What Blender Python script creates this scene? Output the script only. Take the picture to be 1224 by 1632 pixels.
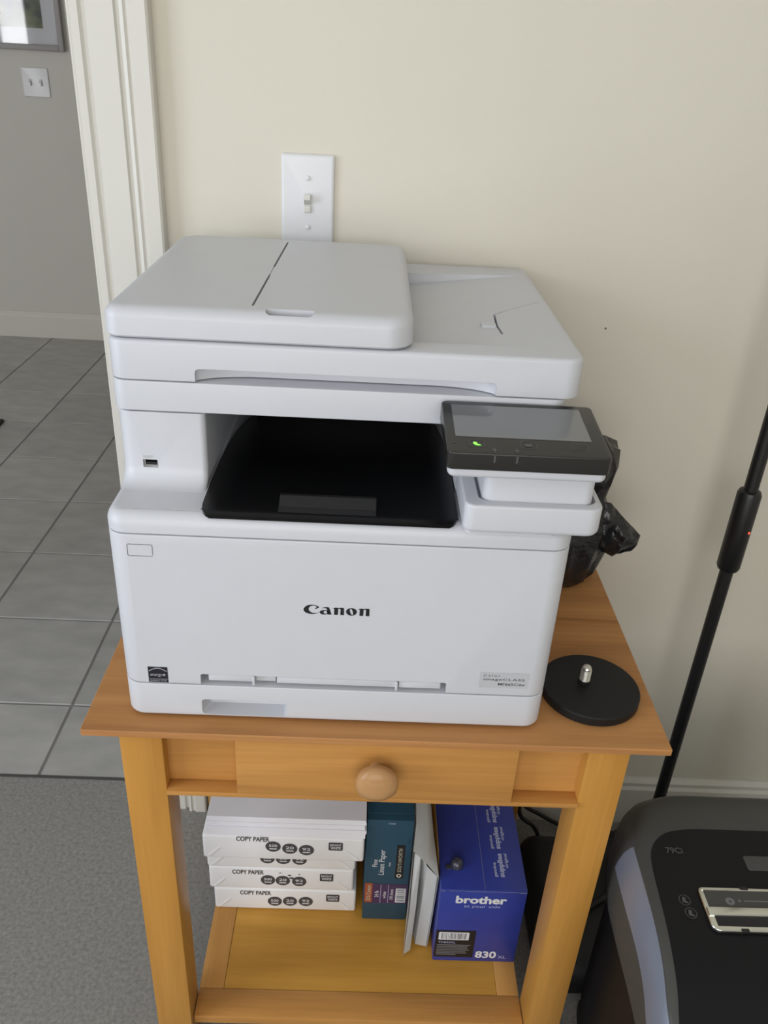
import bpy, bmesh, math, random
from mathutils import Vector, Matrix
from mathutils.geometry import tessellate_polygon
random.seed(7)
scn = bpy.context.scene
COL = scn.collection
for o in list(bpy.data.objects):
    bpy.data.objects.remove(o)

# ------------------------------------------------------------------ camera
cd = bpy.data.cameras.new('camera')
cam = bpy.data.objects.new('camera', cd)
COL.objects.link(cam)
cam.matrix_world = Matrix(((0.99870172, -0.04265263, -0.02785006, 0.0),
                           (-0.00388254, 0.48139827, -0.87649337, -1.15177),
                           (0.05079172, 0.87546357, 0.48060768, 1.29976),
                           (0, 0, 0, 1)))
cd.sensor_fit = 'VERTICAL'
cd.sensor_height = 24.0
cd.lens = 24.0 * 1319.0 / 1632.0
cd.clip_start = 0.02
scn.camera = cam

# ------------------------------------------------------------------ world, lights, exposure
w = bpy.data.worlds.new('daylight')
scn.world = w
w.use_nodes = True
w.node_tree.nodes['Background'].inputs[0].default_value = (0.80, 0.88, 1.0, 1)
w.node_tree.nodes['Background'].inputs[1].default_value = 0.6
vs = scn.view_settings
vs.view_transform = 'Standard'
vs.look = 'None'
vs.exposure = 0.0
vs.gamma = 1.0
vs.use_curve_mapping = False

def area(name, loc, direction, sx, sy, power, color):
    l = bpy.data.lights.new(name, 'AREA')
    l.shape = 'RECTANGLE'; l.size = sx; l.size_y = sy; l.energy = power; l.color = color
    o = bpy.data.objects.new(name, l); COL.objects.link(o)
    o.location = loc
    o.rotation_euler = Vector(direction).to_track_quat('-Z', 'Y').to_euler()
    return o
# daylight coming in at the three window openings
area('window_rear_offscreen', (-0.25, -3.22, 1.50), (0.0, 1, 0.0), 2.35, 1.5, 38, (1.0, 0.97, 0.93))
area('window_left_offscreen', (-2.42, -1.75, 1.35), (1, 0.0, 0.0), 1.5, 1.7, 46, (0.80, 0.88, 1.0))
area('window_hall_offscreen', (-2.57, 0.11, 1.15), (0.0, 1, 0), 0.22, 1.9, 28, (0.96, 0.97, 1.0))

# ------------------------------------------------------------------ helpers
BASE = {}
def P3(p):
    return Vector(p)
def link(name, me, mat, parent=None, base=(0, 0, 0), smooth=35):
    o = bpy.data.objects.new(name, me)
    COL.objects.link(o)
    b = Vector(base)
    if parent is not None:
        b = BASE[parent.name]
        o.parent = parent
    else:
        o.location = b
    if b.length > 0:
        me.transform(Matrix.Translation(-b))
    BASE[o.name] = b
    if mat is not None and len(me.materials) == 0:
        me.materials.append(mat)
    if smooth:
        me.shade_smooth()
        me.set_sharp_from_angle(angle=math.radians(smooth))
    return o
def obj(name, bm, mat, parent=None, base=(0, 0, 0), smooth=35):
    bmesh.ops.recalc_face_normals(bm, faces=bm.faces[:])
    me = bpy.data.meshes.new(name)
    bm.to_mesh(me); bm.free()
    return link(name, me, mat, parent, base, smooth)
def thing(name, label, cat, base, group=None):
    o = bpy.data.objects.new(name, None)
    COL.objects.link(o)
    o.empty_display_size = 0.05
    o.location = base
    BASE[o.name] = Vector(base)
    return tag(o, label, cat, group)
def tag(o, label, cat, group=None):
    o['label'] = label; o['category'] = cat
    if group: o['group'] = group
    return o
def struct(o):
    o['kind'] = 'structure'
    return o

def rr(x0, x1, y0, y1, r, seg=6):
    """rounded rectangle, ccw; r = (x0y0, x1y0, x1y1, x0y1)"""
    if not isinstance(r, (tuple, list)): r = (r,) * 4
    out = []
    for (cx, cy, sx, sy, a0), rad in zip(((x0, y0, 1, 1, 180), (x1, y0, -1, 1, 270), (x1, y1, -1, -1, 0), (x0, y1, 1, -1, 90)), r):
        rad = max(rad, 1e-5)
        for i in range(seg + 1):
            a = math.radians(a0 + 90 * i / seg)
            out.append((cx + sx * rad + rad * math.cos(a), cy + sy * rad + rad * math.sin(a)))
    return out
def loft(bm, rings, M=None, cap=True, closed=True):
    vs_ = []
    for ring in rings:
        vs_.append([bm.verts.new(M @ Vector(p) if M else Vector(p)) for p in ring])
    n = len(rings[0])
    for a, b in zip(vs_[:-1], vs_[1:]):
        for i in range(n if closed else n - 1):
            j = (i + 1) % n
            bm.faces.new((a[i], a[j], b[j], b[i]))
    if cap:
        bm.faces.new(list(reversed(vs_[0]))); bm.faces.new(vs_[-1])
    return vs_
def rbox(bm, x0, x1, y0, y1, z0, z1, r=0.01, rt=0.002, rb=0.001, seg=6, M=None, fs=4):
    """box with rounded vertical corners and filleted top / bottom rims"""
    if not isinstance(r, (tuple, list)): r = (r,) * 4
    rings = []
    def ring(ins, z):
        return [(p[0], p[1], z) for p in rr(x0 + ins, x1 - ins, y0 + ins, y1 - ins, [max(q - ins, 1e-4) for q in r], seg)]
    if rb > 0:
        for i in range(fs + 1):
            a = math.pi / 2 * i / fs
            rings.append(ring(rb * (1 - math.sin(a)), z0 + rb * (1 - math.cos(a))))
    else:
        rings.append(ring(0, z0))
    if rt > 0:
        for i in range(fs + 1):
            a = math.pi / 2 * i / fs
            rings.append(ring(rt * (1 - math.cos(a)), z1 - rt + rt * math.sin(a)))
    else:
        rings.append(ring(0, z1))
    loft(bm, rings, M)
    return bm
def box(bm, x0, x1, y0, y1, z0, z1, M=None, bev=0.0):
    vv = [bm.verts.new((M @ Vector(p)) if M else p) for p in
          ((x0, y0, z0), (x1, y0, z0), (x1, y1, z0), (x0, y1, z0), (x0, y0, z1), (x1, y0, z1), (x1, y1, z1), (x0, y1, z1))]
    fs = [bm.faces.new([vv[i] for i in f]) for f in ((0, 3, 2, 1), (4, 5, 6, 7), (0, 1, 5, 4), (1, 2, 6, 5), (2, 3, 7, 6), (3, 0, 4, 7))]
    if bev > 0:
        es = list({e for f in fs for e in f.edges})
        bmesh.ops.bevel(bm, geom=es, offset=bev, segments=2, affect='EDGES', profile=0.5)
    return bm
def BX(x0, x1, y0, y1, z0, z1, bev=0.0, M=None):
    return box(bmesh.new(), x0, x1, y0, y1, z0, z1, M, bev)
def RB(*a, **k):
    return rbox(bmesh.new(), *a, **k)
def lathe(bm, prof, M, seg=32):
    """prof: list of (radius, height) about local z"""
    rings = [[(max(r, 1e-5) * math.cos(2 * math.pi * i / seg), max(r, 1e-5) * math.sin(2 * math.pi * i / seg), h) for i in range(seg)] for r, h in prof]
    loft(bm, rings, M)
    return bm
def LA(prof, M, seg=32):
    return lathe(bmesh.new(), prof, M, seg)
def T(x, y, z): return Matrix.Translation((x, y, z))
def tube(bm, pts, r, seg=10, sub=6):
    P = [Vector(p) for p in pts]
    path = []
    for i in range(len(P) - 1):
        p0, p1, p2, p3 = P[max(i - 1, 0)], P[i], P[i + 1], P[min(i + 2, len(P) - 1)]
        for k in range(sub):
            t = k / sub
            path.append(0.5 * ((2 * p1) + (p2 - p0) * t + (2 * p0 - 5 * p1 + 4 * p2 - p3) * t * t + (3 * p1 - p0 - 3 * p2 + p3) * t ** 3))
    path.append(P[-1])
    rings = []
    for i, p in enumerate(path):
        d = (path[min(i + 1, len(path) - 1)] - path[max(i - 1, 0)]).normalized()
        u = d.cross(Vector((0.123, 0.2, 1))).normalized(); v = d.cross(u)
        rings.append([p + r * (math.cos(2 * math.pi * k / seg) * u + math.sin(2 * math.pi * k / seg) * v) for k in range(seg)])
    loft(bm, rings)
    return bm
def cut(o, cutters):
    """boolean-difference bmeshes (world space) from o, baking the result"""
    b = BASE[o.name]
    for cb in cutters:
        bmesh.ops.recalc_face_normals(cb, faces=cb.faces[:])
        me = bpy.data.meshes.new('tmp'); cb.to_mesh(me); cb.free()
        me.transform(Matrix.Translation(-b))
        c = bpy.data.objects.new('tmp', me); COL.objects.link(c)
        root = o
        c.parent = o.parent
        if o.parent is None: c.location = o.location
        m = o.modifiers.new('b', 'BOOLEAN'); m.operation = 'DIFFERENCE'; m.object = c; m.solver = 'EXACT'
        bpy.context.view_layer.update()
        dg = bpy.context.evaluated_depsgraph_get()
        new = bpy.data.meshes.new_from_object(o.evaluated_get(dg))
        o.modifiers.clear()
        old = o.data; o.data = new
        bpy.data.meshes.remove(old)
        bpy.data.objects.remove(c); bpy.data.meshes.remove(me)
    o.data.shade_smooth(); o.data.set_sharp_from_angle(angle=math.radians(35))
    return o
def poly(bm, pts, M, holes=(), depth=0.0):
    """flat (optionally thick) polygon given in a 2-D frame M"""
    loops = [[Vector((p[0], p[1], 0)) for p in pts]] + [[Vector((p[0], p[1], 0)) for p in h] for h in holes]
    flat = [v for l in loops for v in l]
    tris = tessellate_polygon(loops)
    vv = [bm.verts.new(M @ v) for v in flat]
    for t in tris:
        try: bm.faces.new([vv[i] for i in t])
        except ValueError: pass
    return bm
def frame(origin, right, up):
    r = Vector(right).normalized(); u = Vector(up).normalized(); n = r.cross(u)
    return Matrix(((r.x, u.x, n.x, origin[0]), (r.y, u.y, n.y, origin[1]), (r.z, u.z, n.z, origin[2]), (0, 0, 0, 1)))
def FF(x, y, z): return frame((x, y, z), (1, 0, 0), (0, 0, 1))          # facing the viewer (-y)
def text(body, M, wid, hei, name, mat, parent, bold=0.0, shear=0.0, space=1.0):
    c = bpy.data.curves.new('t', 'FONT'); c.body = body; c.offset = bold; c.shear = shear; c.space_character = space
    c.resolution_u = 3
    o = bpy.data.objects.new('t', c); COL.objects.link(o)
    bpy.context.view_layer.update()
    me = bpy.data.meshes.new_from_object(o.evaluated_get(bpy.context.evaluated_depsgraph_get()))
    bpy.data.objects.remove(o); bpy.data.curves.remove(c)
    xs = [v.co.x for v in me.vertices]; ys = [v.co.y for v in me.vertices]
    if not xs: return None
    sx = wid / (max(xs) - min(xs)); sy = hei / (max(ys) - min(ys))
    cx = (max(xs) + min(xs)) / 2; cy = (max(ys) + min(ys)) / 2
    me.materials.clear()
    me.transform(M @ Matrix.Diagonal((sx, sy, 1, 1)) @ T(-cx, -cy, 0))
    return link(name, me, mat, parent, smooth=0)
def ell(cx, cy, rx, ry, n=24, tilt=0.0):
    ct, st = math.cos(tilt), math.sin(tilt)
    return [(cx + rx * math.cos(a) * ct - ry * math.sin(a) * st, cy + rx * math.cos(a) * st + ry * math.sin(a) * ct) for a in [2 * math.pi * i / n for i in range(n)]]
def flat(name, pts, M, mat, parent, holes=()):
    return obj(name, poly(bmesh.new(), pts, M, holes), mat, parent, smooth=0)
def rect(x0, x1, y0, y1): return [(x0, y0), (x1, y0), (x1, y1), (x0, y1)]

# ------------------------------------------------------------------ materials
def mat(name, col, rough=0.5, metal=0.0, spec=0.5, noise=None, bump=None, emit=None, coat=0.0, trans=0.0, alpha=1.0, rnd=0.0, sheen=0.0):
    """noise=(scale, amount, (sx,sy,sz)) mottles the colour; bump=(scale, strength)"""
    m = bpy.data.materials.new(name); m.use_nodes = True
    nt = m.node_tree; N = nt.nodes; L = nt.links
    b = N['Principled BSDF']
    b.inputs['Base Color'].default_value = (*col, 1)
    b.inputs['Roughness'].default_value = rough
    b.inputs['Metallic'].default_value = metal
    b.inputs['Specular IOR Level'].default_value = spec
    b.inputs['Coat Weight'].default_value = coat
    b.inputs['Transmission Weight'].default_value = trans
    b.inputs['Alpha'].default_value = alpha
    b.inputs['Sheen Weight'].default_value = sheen
    if emit:
        b.inputs['Emission Color'].default_value = (*emit[0], 1); b.inputs['Emission Strength'].default_value = emit[1]
    tc = None
    if noise or bump:
        tc = N.new('ShaderNodeTexCoord')
    if noise:
        mp = N.new('ShaderNodeMapping'); L.new(tc.outputs['Object'], mp.inputs[0])
        mp.inputs['Scale'].default_value = noise[2] if len(noise) > 2 else (1, 1, 1)
        nz = N.new('ShaderNodeTexNoise'); nz.inputs['Scale'].default_value = noise[0]; nz.inputs['Detail'].default_value = 6
        L.new(mp.outputs[0], nz.inputs['Vector'])
        rp = N.new('ShaderNodeMapRange'); rp.inputs[1].default_value = 0.25; rp.inputs[2].default_value = 0.75
        rp.inputs[3].default_value = 1 - noise[1]; rp.inputs[4].default_value = 1 + noise[1]
        L.new(nz.outputs[0], rp.inputs[0])
        hs = N.new('ShaderNodeHueSaturation'); hs.inputs['Color'].default_value = (*col, 1)
        if rnd:
            oi = N.new('ShaderNodeObjectInfo'); r2 = N.new('ShaderNodeMapRange')
            r2.inputs[3].default_value = 1 - rnd; r2.inputs[4].default_value = 1 + rnd
            L.new(oi.outputs['Random'], r2.inputs[0])
            mu = N.new('ShaderNodeMath'); mu.operation = 'MULTIPLY'
            L.new(rp.outputs[0], mu.inputs[0]); L.new(r2.outputs[0], mu.inputs[1]); L.new(mu.outputs[0], hs.inputs['Value'])
        else:
            L.new(rp.outputs[0], hs.inputs['Value'])
        L.new(hs.outputs[0], b.inputs['Base Color'])
    if bump:
        n2 = N.new('ShaderNodeTexNoise'); n2.inputs['Scale'].default_value = bump[0]; n2.inputs['Detail'].default_value = 4
        L.new(tc.outputs['Object'], n2.inputs['Vector'])
        bp = N.new('ShaderNodeBump'); bp.inputs['Strength'].default_value = bump[1]; bp.inputs['Distance'].default_value = bump[2] if len(bump) > 2 else 0.002
        L.new(n2.outputs[0], bp.inputs['Height']); L.new(bp.outputs[0], b.inputs['Normal'])
    return m
def wood(name, ca, cb, axis, rough=0.38, scale=1.0):
    m = bpy.data.materials.new(name); m.use_nodes = True
    nt = m.node_tree; N = nt.nodes; L = nt.links; b = N['Principled BSDF']
    tc = N.new('ShaderNodeTexCoord'); mp = N.new('ShaderNodeMapping'); L.new(tc.outputs['Object'], mp.inputs[0])
    s = [14 * scale] * 3; s['xyz'.index(axis)] = 1.1 * scale
    mp.inputs['Scale'].default_value = s
    n1 = N.new('ShaderNodeTexNoise'); n1.inputs['Scale'].default_value = 1.6; n1.inputs['Detail'].default_value = 8; n1.inputs['Distortion'].default_value = 0.6
    L.new(mp.outputs[0], n1.inputs['Vector'])
    mp2 = N.new('ShaderNodeMapping'); L.new(tc.outputs['Object'], mp2.inputs[0])
    s2 = [160 * scale] * 3; s2['xyz'.index(axis)] = 5 * scale
    mp2.inputs['Scale'].default_value = s2
    n2 = N.new('ShaderNodeTexNoise'); n2.inputs['Scale'].default_value = 1.5; n2.inputs['Detail'].default_value = 4
    L.new(mp2.outputs[0], n2.inputs['Vector'])
    mx = N.new('ShaderNodeMath'); mx.operation = 'MULTIPLY_ADD'; mx.inputs[1].default_value = 0.35
    L.new(n2.outputs[0], mx.inputs[0]); L.new(n1.outputs[0], mx.inputs[2])
    cr = N.new('ShaderNodeValToRGB')
    cr.color_ramp.elements[0].position = 0.45; cr.color_ramp.elements[0].color = (*ca, 1)
    cr.color_ramp.elements[1].position = 0.88; cr.color_ramp.elements[1].color = (*cb, 1)
    L.new(mx.outputs[0], cr.inputs[0]); L.new(cr.outputs[0], b.inputs['Base Color'])
    b.inputs['Roughness'].default_value = rough; b.inputs['Specular IOR Level'].default_value = 0.3
    return m
M = {}
M['wall'] = mat('cream_paint', (0.665, 0.628, 0.535), 0.75, noise=(3, 0.02), bump=(220, 0.08))
M['hallwall'] = mat('hall_paint', (0.58, 0.565, 0.52), 0.75, noise=(3, 0.02))
M['trim'] = mat('white_trim_paint', (0.64, 0.62, 0.565), 0.4)
M['ceil'] = mat('ceiling_paint', (0.8, 0.79, 0.76), 0.8)
M['carpet'] = mat('grey_carpet', (0.235, 0.228, 0.21), 0.95, noise=(160, 0.30), bump=(700, 0.35, 0.004), sheen=0.3)
M['tile'] = mat('grey_tile', (0.40, 0.392, 0.372), 0.42, noise=(9, 0.16, (1, 2.2, 1)), bump=(30, 0.08), rnd=0.07)
M['grout'] = mat('grout', (0.25, 0.246, 0.235), 0.9)
M['strip'] = mat('edge_shade_dark', (0.07, 0.068, 0.063), 0.6)  # shade line where the tiles drop to the carpet, as a dark colour
M['white'] = mat('white_plastic', (0.57, 0.58, 0.615), 0.42, noise=(30, 0.01), bump=(900, 0.05, 0.0006))
M['white2'] = mat('white_plastic_smooth', (0.57, 0.58, 0.615), 0.35)
M['greytop'] = mat('light_grey_plastic', (0.45, 0.445, 0.435), 0.45, bump=(900, 0.05, 0.0006))
M['gloss'] = mat('piano_black', (0.003, 0.003, 0.0035), 0.24, spec=0.3)
M['handle'] = mat('dark_grey_handle', (0.010, 0.010, 0.011), 0.4)
M['bay'] = mat('bay_dark', (0.012, 0.012, 0.013), 0.6)
M['bezel'] = mat('bezel_charcoal', (0.022, 0.021, 0.019), 0.28)
M['screen'] = mat('screen_glass', (0.16, 0.165, 0.17), 0.12, coat=0.5)
M['icon'] = mat('icon_grey', (0.075, 0.075, 0.075), 0.5)
M['led'] = mat('green_led', (0.1, 0.8, 0.05), 0.4, emit=((0.25, 1.0, 0.08), 1.6))
M['redled'] = mat('red_led', (0.8, 0.05, 0.03), 0.4, emit=((1.0, 0.08, 0.04), 2.0))
M['ink'] = mat('black_ink', (0.008, 0.008, 0.01), 0.5)
M['metal'] = mat('bright_steel', (0.62, 0.61, 0.58), 0.25, metal=1.0, bump=(300, 0.1))
M['badge'] = mat('badge_grey', (0.47, 0.48, 0.50), 0.4)
M['badgeink'] = mat('badge_ink', (0.07, 0.07, 0.08), 0.5)
M['sticker'] = mat('sticker_black', (0.012, 0.012, 0.02), 0.4)
M['stickerline'] = mat('sticker_line', (0.42, 0.43, 0.46), 0.5)
M['woodx'] = wood('honey_wood_x', (0.40, 0.185, 0.046), (0.58, 0.285, 0.080), 'x')
M['woodtop'] = wood('honey_wood_top', (0.34, 0.150, 0.050), (0.54, 0.262, 0.092), 'x', 0.55)
M['woodz'] = wood('honey_wood_z', (0.42, 0.195, 0.036), (0.55, 0.272, 0.058), 'z')
M['woody'] = wood('honey_wood_y', (0.42, 0.20, 0.05), (0.58, 0.30, 0.09), 'y')
M['woodshelf'] = wood('honey_wood_shelf', (0.46, 0.225, 0.034), (0.60, 0.31, 0.055), 'x')
M['woodknob'] = wood('knob_wood', (0.36, 0.19, 0.08), (0.50, 0.28, 0.12), 'x', 0.3)
M['paper'] = mat('ream_wrapper', (0.78, 0.77, 0.765), 0.5, bump=(45, 0.12, 0.004))
M['sheet'] = mat('white_sheets', (0.80, 0.79, 0.83), 0.7)
M['rink'] = mat('ream_ink', (0.055, 0.055, 0.06), 0.5)
M['teal'] = mat('teal_card', (0.016, 0.062, 0.10), 0.45, noise=(40, 0.06))
M['purple'] = mat('purple_print', (0.06, 0.03, 0.085), 0.45)
M['orange'] = mat('orange_print', (0.33, 0.085, 0.035), 0.45)
M['gold'] = mat('pale_print', (0.55, 0.52, 0.40), 0.5)
M['lettw'] = mat('white_print', (0.70, 0.70, 0.72), 0.5)
M['lettl'] = mat('lilac_print', (0.42, 0.45, 0.66), 0.5)
M['blue'] = mat('blue_card', (0.028, 0.045, 0.27), 0.36, noise=(30, 0.06))
M['blueedge'] = mat('worn_card_edge', (0.17, 0.19, 0.30), 0.6)
M['greyprint'] = mat('grey_print', (0.16, 0.16, 0.17), 0.5)
M['env'] = mat('white_envelope', (0.86, 0.87, 0.86), 0.6, bump=(30, 0.2, 0.004))
M['manila'] = mat('manila_envelope', (0.52, 0.31, 0.06), 0.6)
M['smoke'] = mat('smoky_plastic', (0.05, 0.05, 0.07), 0.15, spec=0.6)
M['matteblack'] = mat('matte_black', (0.009, 0.009, 0.0095), 0.5, spec=0.3)
M['lampblack'] = mat('satin_black', (0.008, 0.008, 0.009), 0.4)
M['bag'] = mat('black_plastic_film', (0.010, 0.010, 0.012), 0.24, bump=(38, 0.6, 0.012))
M['char'] = mat('charcoal_plastic', (0.060, 0.060, 0.056), 0.5, spec=0.35)
M['silver'] = mat('silver_blue_plastic', (0.24, 0.27, 0.345), 0.36, metal=0.4)
M['shblack'] = mat('shredder_gloss_black', (0.010, 0.010, 0.011), 0.42, spec=0.16)
M['binblack'] = mat('bin_black', (0.008, 0.0075, 0.008), 0.5, spec=0.2)
M['chrome'] = mat('chrome', (0.70, 0.71, 0.66), 0.16, metal=1.0)
M['frame'] = mat('grey_frame', (0.30, 0.285, 0.28), 0.45)
M['mount'] = mat('picture_mount', (0.72, 0.73, 0.76), 0.6)
M['cable'] = mat('cable_black', (0.006, 0.006, 0.006), 0.6)
M['speck'] = mat('nail_dark', (0.08, 0.07, 0.05), 0.6)
M['ivory'] = mat('ivory_toggle', (0.62, 0.61, 0.56), 0.35)
M['plate'] = mat('switch_plate_white', (0.70, 0.705, 0.72), 0.3)

# picture: loose watercolour of greens and browns, made of noise
pm = bpy.data.materials.new('watercolour'); pm.use_nodes = True
N = pm.node_tree.nodes; L = pm.node_tree.links
tc = N.new('ShaderNodeTexCoord'); nz = N.new('ShaderNodeTexNoise'); nz.inputs['Scale'].default_value = 9; nz.inputs['Detail'].default_value = 3
L.new(tc.outputs['Object'], nz.inputs['Vector'])
cr = N.new('ShaderNodeValToRGB'); e = cr.color_ramp.elements
e[0].position = 0.32; e[0].color = (0.07, 0.08, 0.07, 1); e[1].position = 0.68; e[1].color = (0.42, 0.38, 0.34, 1)
k = cr.color_ramp.elements.new(0.45); k.color = (0.19, 0.21, 0.13, 1)
k = cr.color_ramp.elements.new(0.56); k.color = (0.28, 0.29, 0.22, 1)
L.new(nz.outputs[0], cr.inputs[0]); L.new(cr.outputs[0], N['Principled BSDF'].inputs['Base Color'])
M['art'] = pm
# glass pane that also reflects: plain reflective clear coat
M['glass'] = mat('picture_glass', (1, 1, 1), 0.03, trans=1.0)
M['glass'].node_tree.nodes['Principled BSDF'].inputs['IOR'].default_value = 1.35

# ================================================================== the setting
YT = 0.052                                             # carpet / tile boundary
fl = struct(obj('floor', BX(-2.4, 2.0, -3.2, YT, -0.05, 0.0), M['carpet'], smooth=0))
struct(obj('floor_hall', BX(-4.0, 0.4, YT, 2.88, -0.05, -0.0022), M['grout'], smooth=0))
hall_floor = bpy.data.objects['floor_hall']
pitch, gap = 0.3125, 0.0055
tile_me = {}
xs = [-0.312 - pitch * i for i in range(-2, 12)]
ys = [0.2635 + pitch * i for i in range(-1, 9)]
for yi, y in enumerate(ys):
    y0 = max(y, YT + 0.004); y1 = min(y + pitch - gap, 2.868)
    for x in xs:
        x0, x1 = x + gap / 2 - pitch, x - gap / 2
        if x1 > 0.36: continue
        key = (round(y1 - y0, 4))
        if key not in tile_me:
            bm = bmesh.new(); wx, wy = (pitch - gap) / 2, (y1 - y0) / 2
            rbox(bm, -wx, wx, -wy, wy, -0.008, 0.0, r=0.002, rt=0.0015, rb=0, seg=1, fs=1)
            bmesh.ops.recalc_face_normals(bm, faces=bm.faces[:])
            me = bpy.data.meshes.new('tile'); bm.to_mesh(me); bm.free(); me.materials.append(M['tile']); tile_me[key] = me
        o = bpy.data.objects.new('tile', tile_me[key]); COL.objects.link(o)
        o.parent = hall_floor; o.location = ((x0 + x1) / 2, (y0 + y1) / 2, 0.0005)
struct(obj('edge_shade_strip', BX(-1.36, -0.37, YT - 0.003, YT + 0.003, -0.01, 0.002), M['strip'], smooth=0))   # dark strip standing in for the shade along the carpet edge

H = 2.45
WT = 0.12
struct(obj('wall_back', BX(-0.362, 2.0, 0.0, WT, 0.0, H), M['wall'], smooth=0))
struct(obj('wall_back_left', BX(-2.4, -1.36, 0.0, WT, 0.0, H), M['wall'], smooth=0))
struct(obj('wall_back_header', BX(-1.36, -0.362, 0.0, WT, 2.05, H), M['wall'], smooth=0))
struct(obj('wall_right', BX(2.0, 2.1, -3.3, WT, 0.0, H), M['wall'], smooth=0))
wl = struct(obj('wall_left', BX(-2.5, -2.4, -3.3, WT, 0.0, H), M['wall'], smooth=0))
cut(wl, [BX(-2.6, -2.3, -2.55, -0.95, 0.45, 2.25)])
wr = struct(obj('wall_rear', BX(-2.5, 2.1, -3.3, -3.2, 0.0, H), M['wall'], smooth=0))
cut(wr, [BX(-1.5, 1.0, -3.4, -3.1, 0.7, 2.3)])
struct(obj('ceiling', BX(-4.1, 2.1, -3.3, 3.0, H, H + 0.08), M['ceil'], smooth=0))
# window frames in the two openings behind the viewer
def window_frame(n, mk):
    o = struct(obj(n, mk(), M['trim'], smooth=0)); return o
bm = bmesh.new()
for a in ((-2.46, -2.40, -2.57, -2.51, 0.43, 2.27), (-2.46, -2.40, -0.99, -0.93, 0.43, 2.27), (-2.46, -2.40, -2.51, -0.99, 0.43, 0.49), (-2.46, -2.40, -2.51, -0.99, 2.21, 2.27), (-2.455, -2.415, -1.765, -1.735, 0.49, 2.21)):
    box(bm, *a)
struct(obj('window_1', bm, M['trim'], smooth=0))
bm = bmesh.new()
for a in ((-1.52, -1.46, -3.26, -3.2, 0.68, 2.32), (0.96, 1.02, -3.26, -3.2, 0.68, 2.32), (-1.46, 0.96, -3.26, -3.2, 0.68, 0.74), (-1.46, 0.96, -3.26, -3.2, 2.26, 2.32), (-0.27, -0.23, -3.255, -3.215, 0.74, 2.26)):
    box(bm, *a)
struct(obj('window_2', bm, M['trim'], smooth=0))
# hall beyond the doorway
struct(obj('wall_hall', BX(-4.0, 0.4, 2.88, 2.98, 0.0, H), M['hallwall'], smooth=0))
struct(obj('wall_hall_right', BX(0.4, 0.5, WT, 2.98, 0.0, H), M['hallwall'], smooth=0))
struct(obj('wall_hall_left', BX(-4.1, -4.0, 0.0, 2.98, 0.0, H), M['hallwall'], smooth=0))
wf = struct(obj('wall_hall_front', BX(-4.0, -2.4, 0.0, WT, 0.0, H), M['hallwall'], smooth=0))
cut(wf, [BX(-2.69, -2.45, -0.1, 0.3, 0.2, 2.1)])
def baseboard(name, x0, x1, y, h, d, m, flip=1):
    prof = [(0, 0), (-d, 0), (-d, h - 0.022), (-d * 0.72, h - 0.016), (-d * 0.72, h - 0.008), (-d * 0.3, h), (0, h)]
    bm = bmesh.new()
    loft(bm, [[(x0, y + p[0], p[1]) for p in prof], [(x1, y + p[0], p[1]) for p in prof]])
    return struct(obj(name, bm, m, smooth=0))
baseboard('baseboard_hall', -4.0, 0.4, 2.879, 0.125, 0.016, M['trim'])
baseboard('baseboard_back', -0.268, 2.0, -0.0005, 0.112, 0.015, M['trim'])
# door casing, profiled, and the jamb behind it
prof = [(-0.3705, 0.0), (-0.3705, -0.0105), (-0.368, -0.013), (-0.3585, -0.013), (-0.3555, -0.0085), (-0.3525, -0.0085), (-0.349, -0.0150), (-0.320, -0.0165),
        (-0.3155, -0.0165), (-0.3135, -0.012), (-0.3095, -0.012), (-0.3075, -0.0205), (-0.303, -0.022), (-0.300, -0.0195), (-0.297, -0.0195), (-0.2945, -0.022), (-0.277, -0.022), (-0.2745, -0.020), (-0.2745, 0.0)]
bm = bmesh.new()
loft(bm, [[(x, y - 0.0004, z) for x, y in prof] for z in (0.0, 2.14)])
struct(obj('trim_2', bm, M['trim'], smooth=20))
struct(obj('trim_3', BX(-0.376, -0.362, 0.0, WT, 0.0, 2.05), M['trim'], smooth=0))
struct(obj('trim_4', BX(-1.36, -1.346, 0.0, WT, 0.0, 2.05), M['trim'], smooth=0))

# ---- switch on the cream wall
sw = thing('light_switch', 'white single toggle switch plate on the cream wall behind the printer', 'light switch', (-0.087, -0.001, 1.128))
obj('plate', rbox(bmesh.new(), -0.1215, -0.0525, 1.071, 1.187, 0.0, 0.0065, r=0.003, rt=0.004, rb=0, M=Matrix(((1, 0, 0, 0), (0, 0, -1, 0), (0, 1, 0, 0), (0, 0, 0, 1)))), M['plate'], sw)
RY = Matrix(((1, 0, 0, 0), (0, 0, -1, 0), (0, 1, 0, 0), (0, 0, 0, 1)))     # (x, y, z) -> (x, -z, y): local z points to the viewer
obj('toggle_surround', rbox(bmesh.new(), -0.0925, -0.0815, 1.1155, 1.1405, 0.0062, 0.0072, r=0.0008, rt=0.0003, rb=0, M=RY), M['plate'], sw)
tg = bmesh.new()
vv = [(-0.0915, 1.1255), (-0.0825, 1.1255), (-0.0825, 1.1385), (-0.0915, 1.1385)]
vt = [(-0.0910, 1.1335), (-0.0830, 1.1335), (-0.0830, 1.1400), (-0.0910, 1.1400)]
loft(tg, [[(x, -0.007, z) for x, z in vv], [(x, -0.019, z) for x, z in vt]])
obj('toggle', tg, M['ivory'], sw, smooth=0)
obj('toggle_base', rbox(bmesh.new(), -0.0915, -0.0825, 1.1165, 1.125, 0.007, 0.010, r=0.001, rt=0.001, rb=0, M=RY), M['ivory'], sw)
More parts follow.
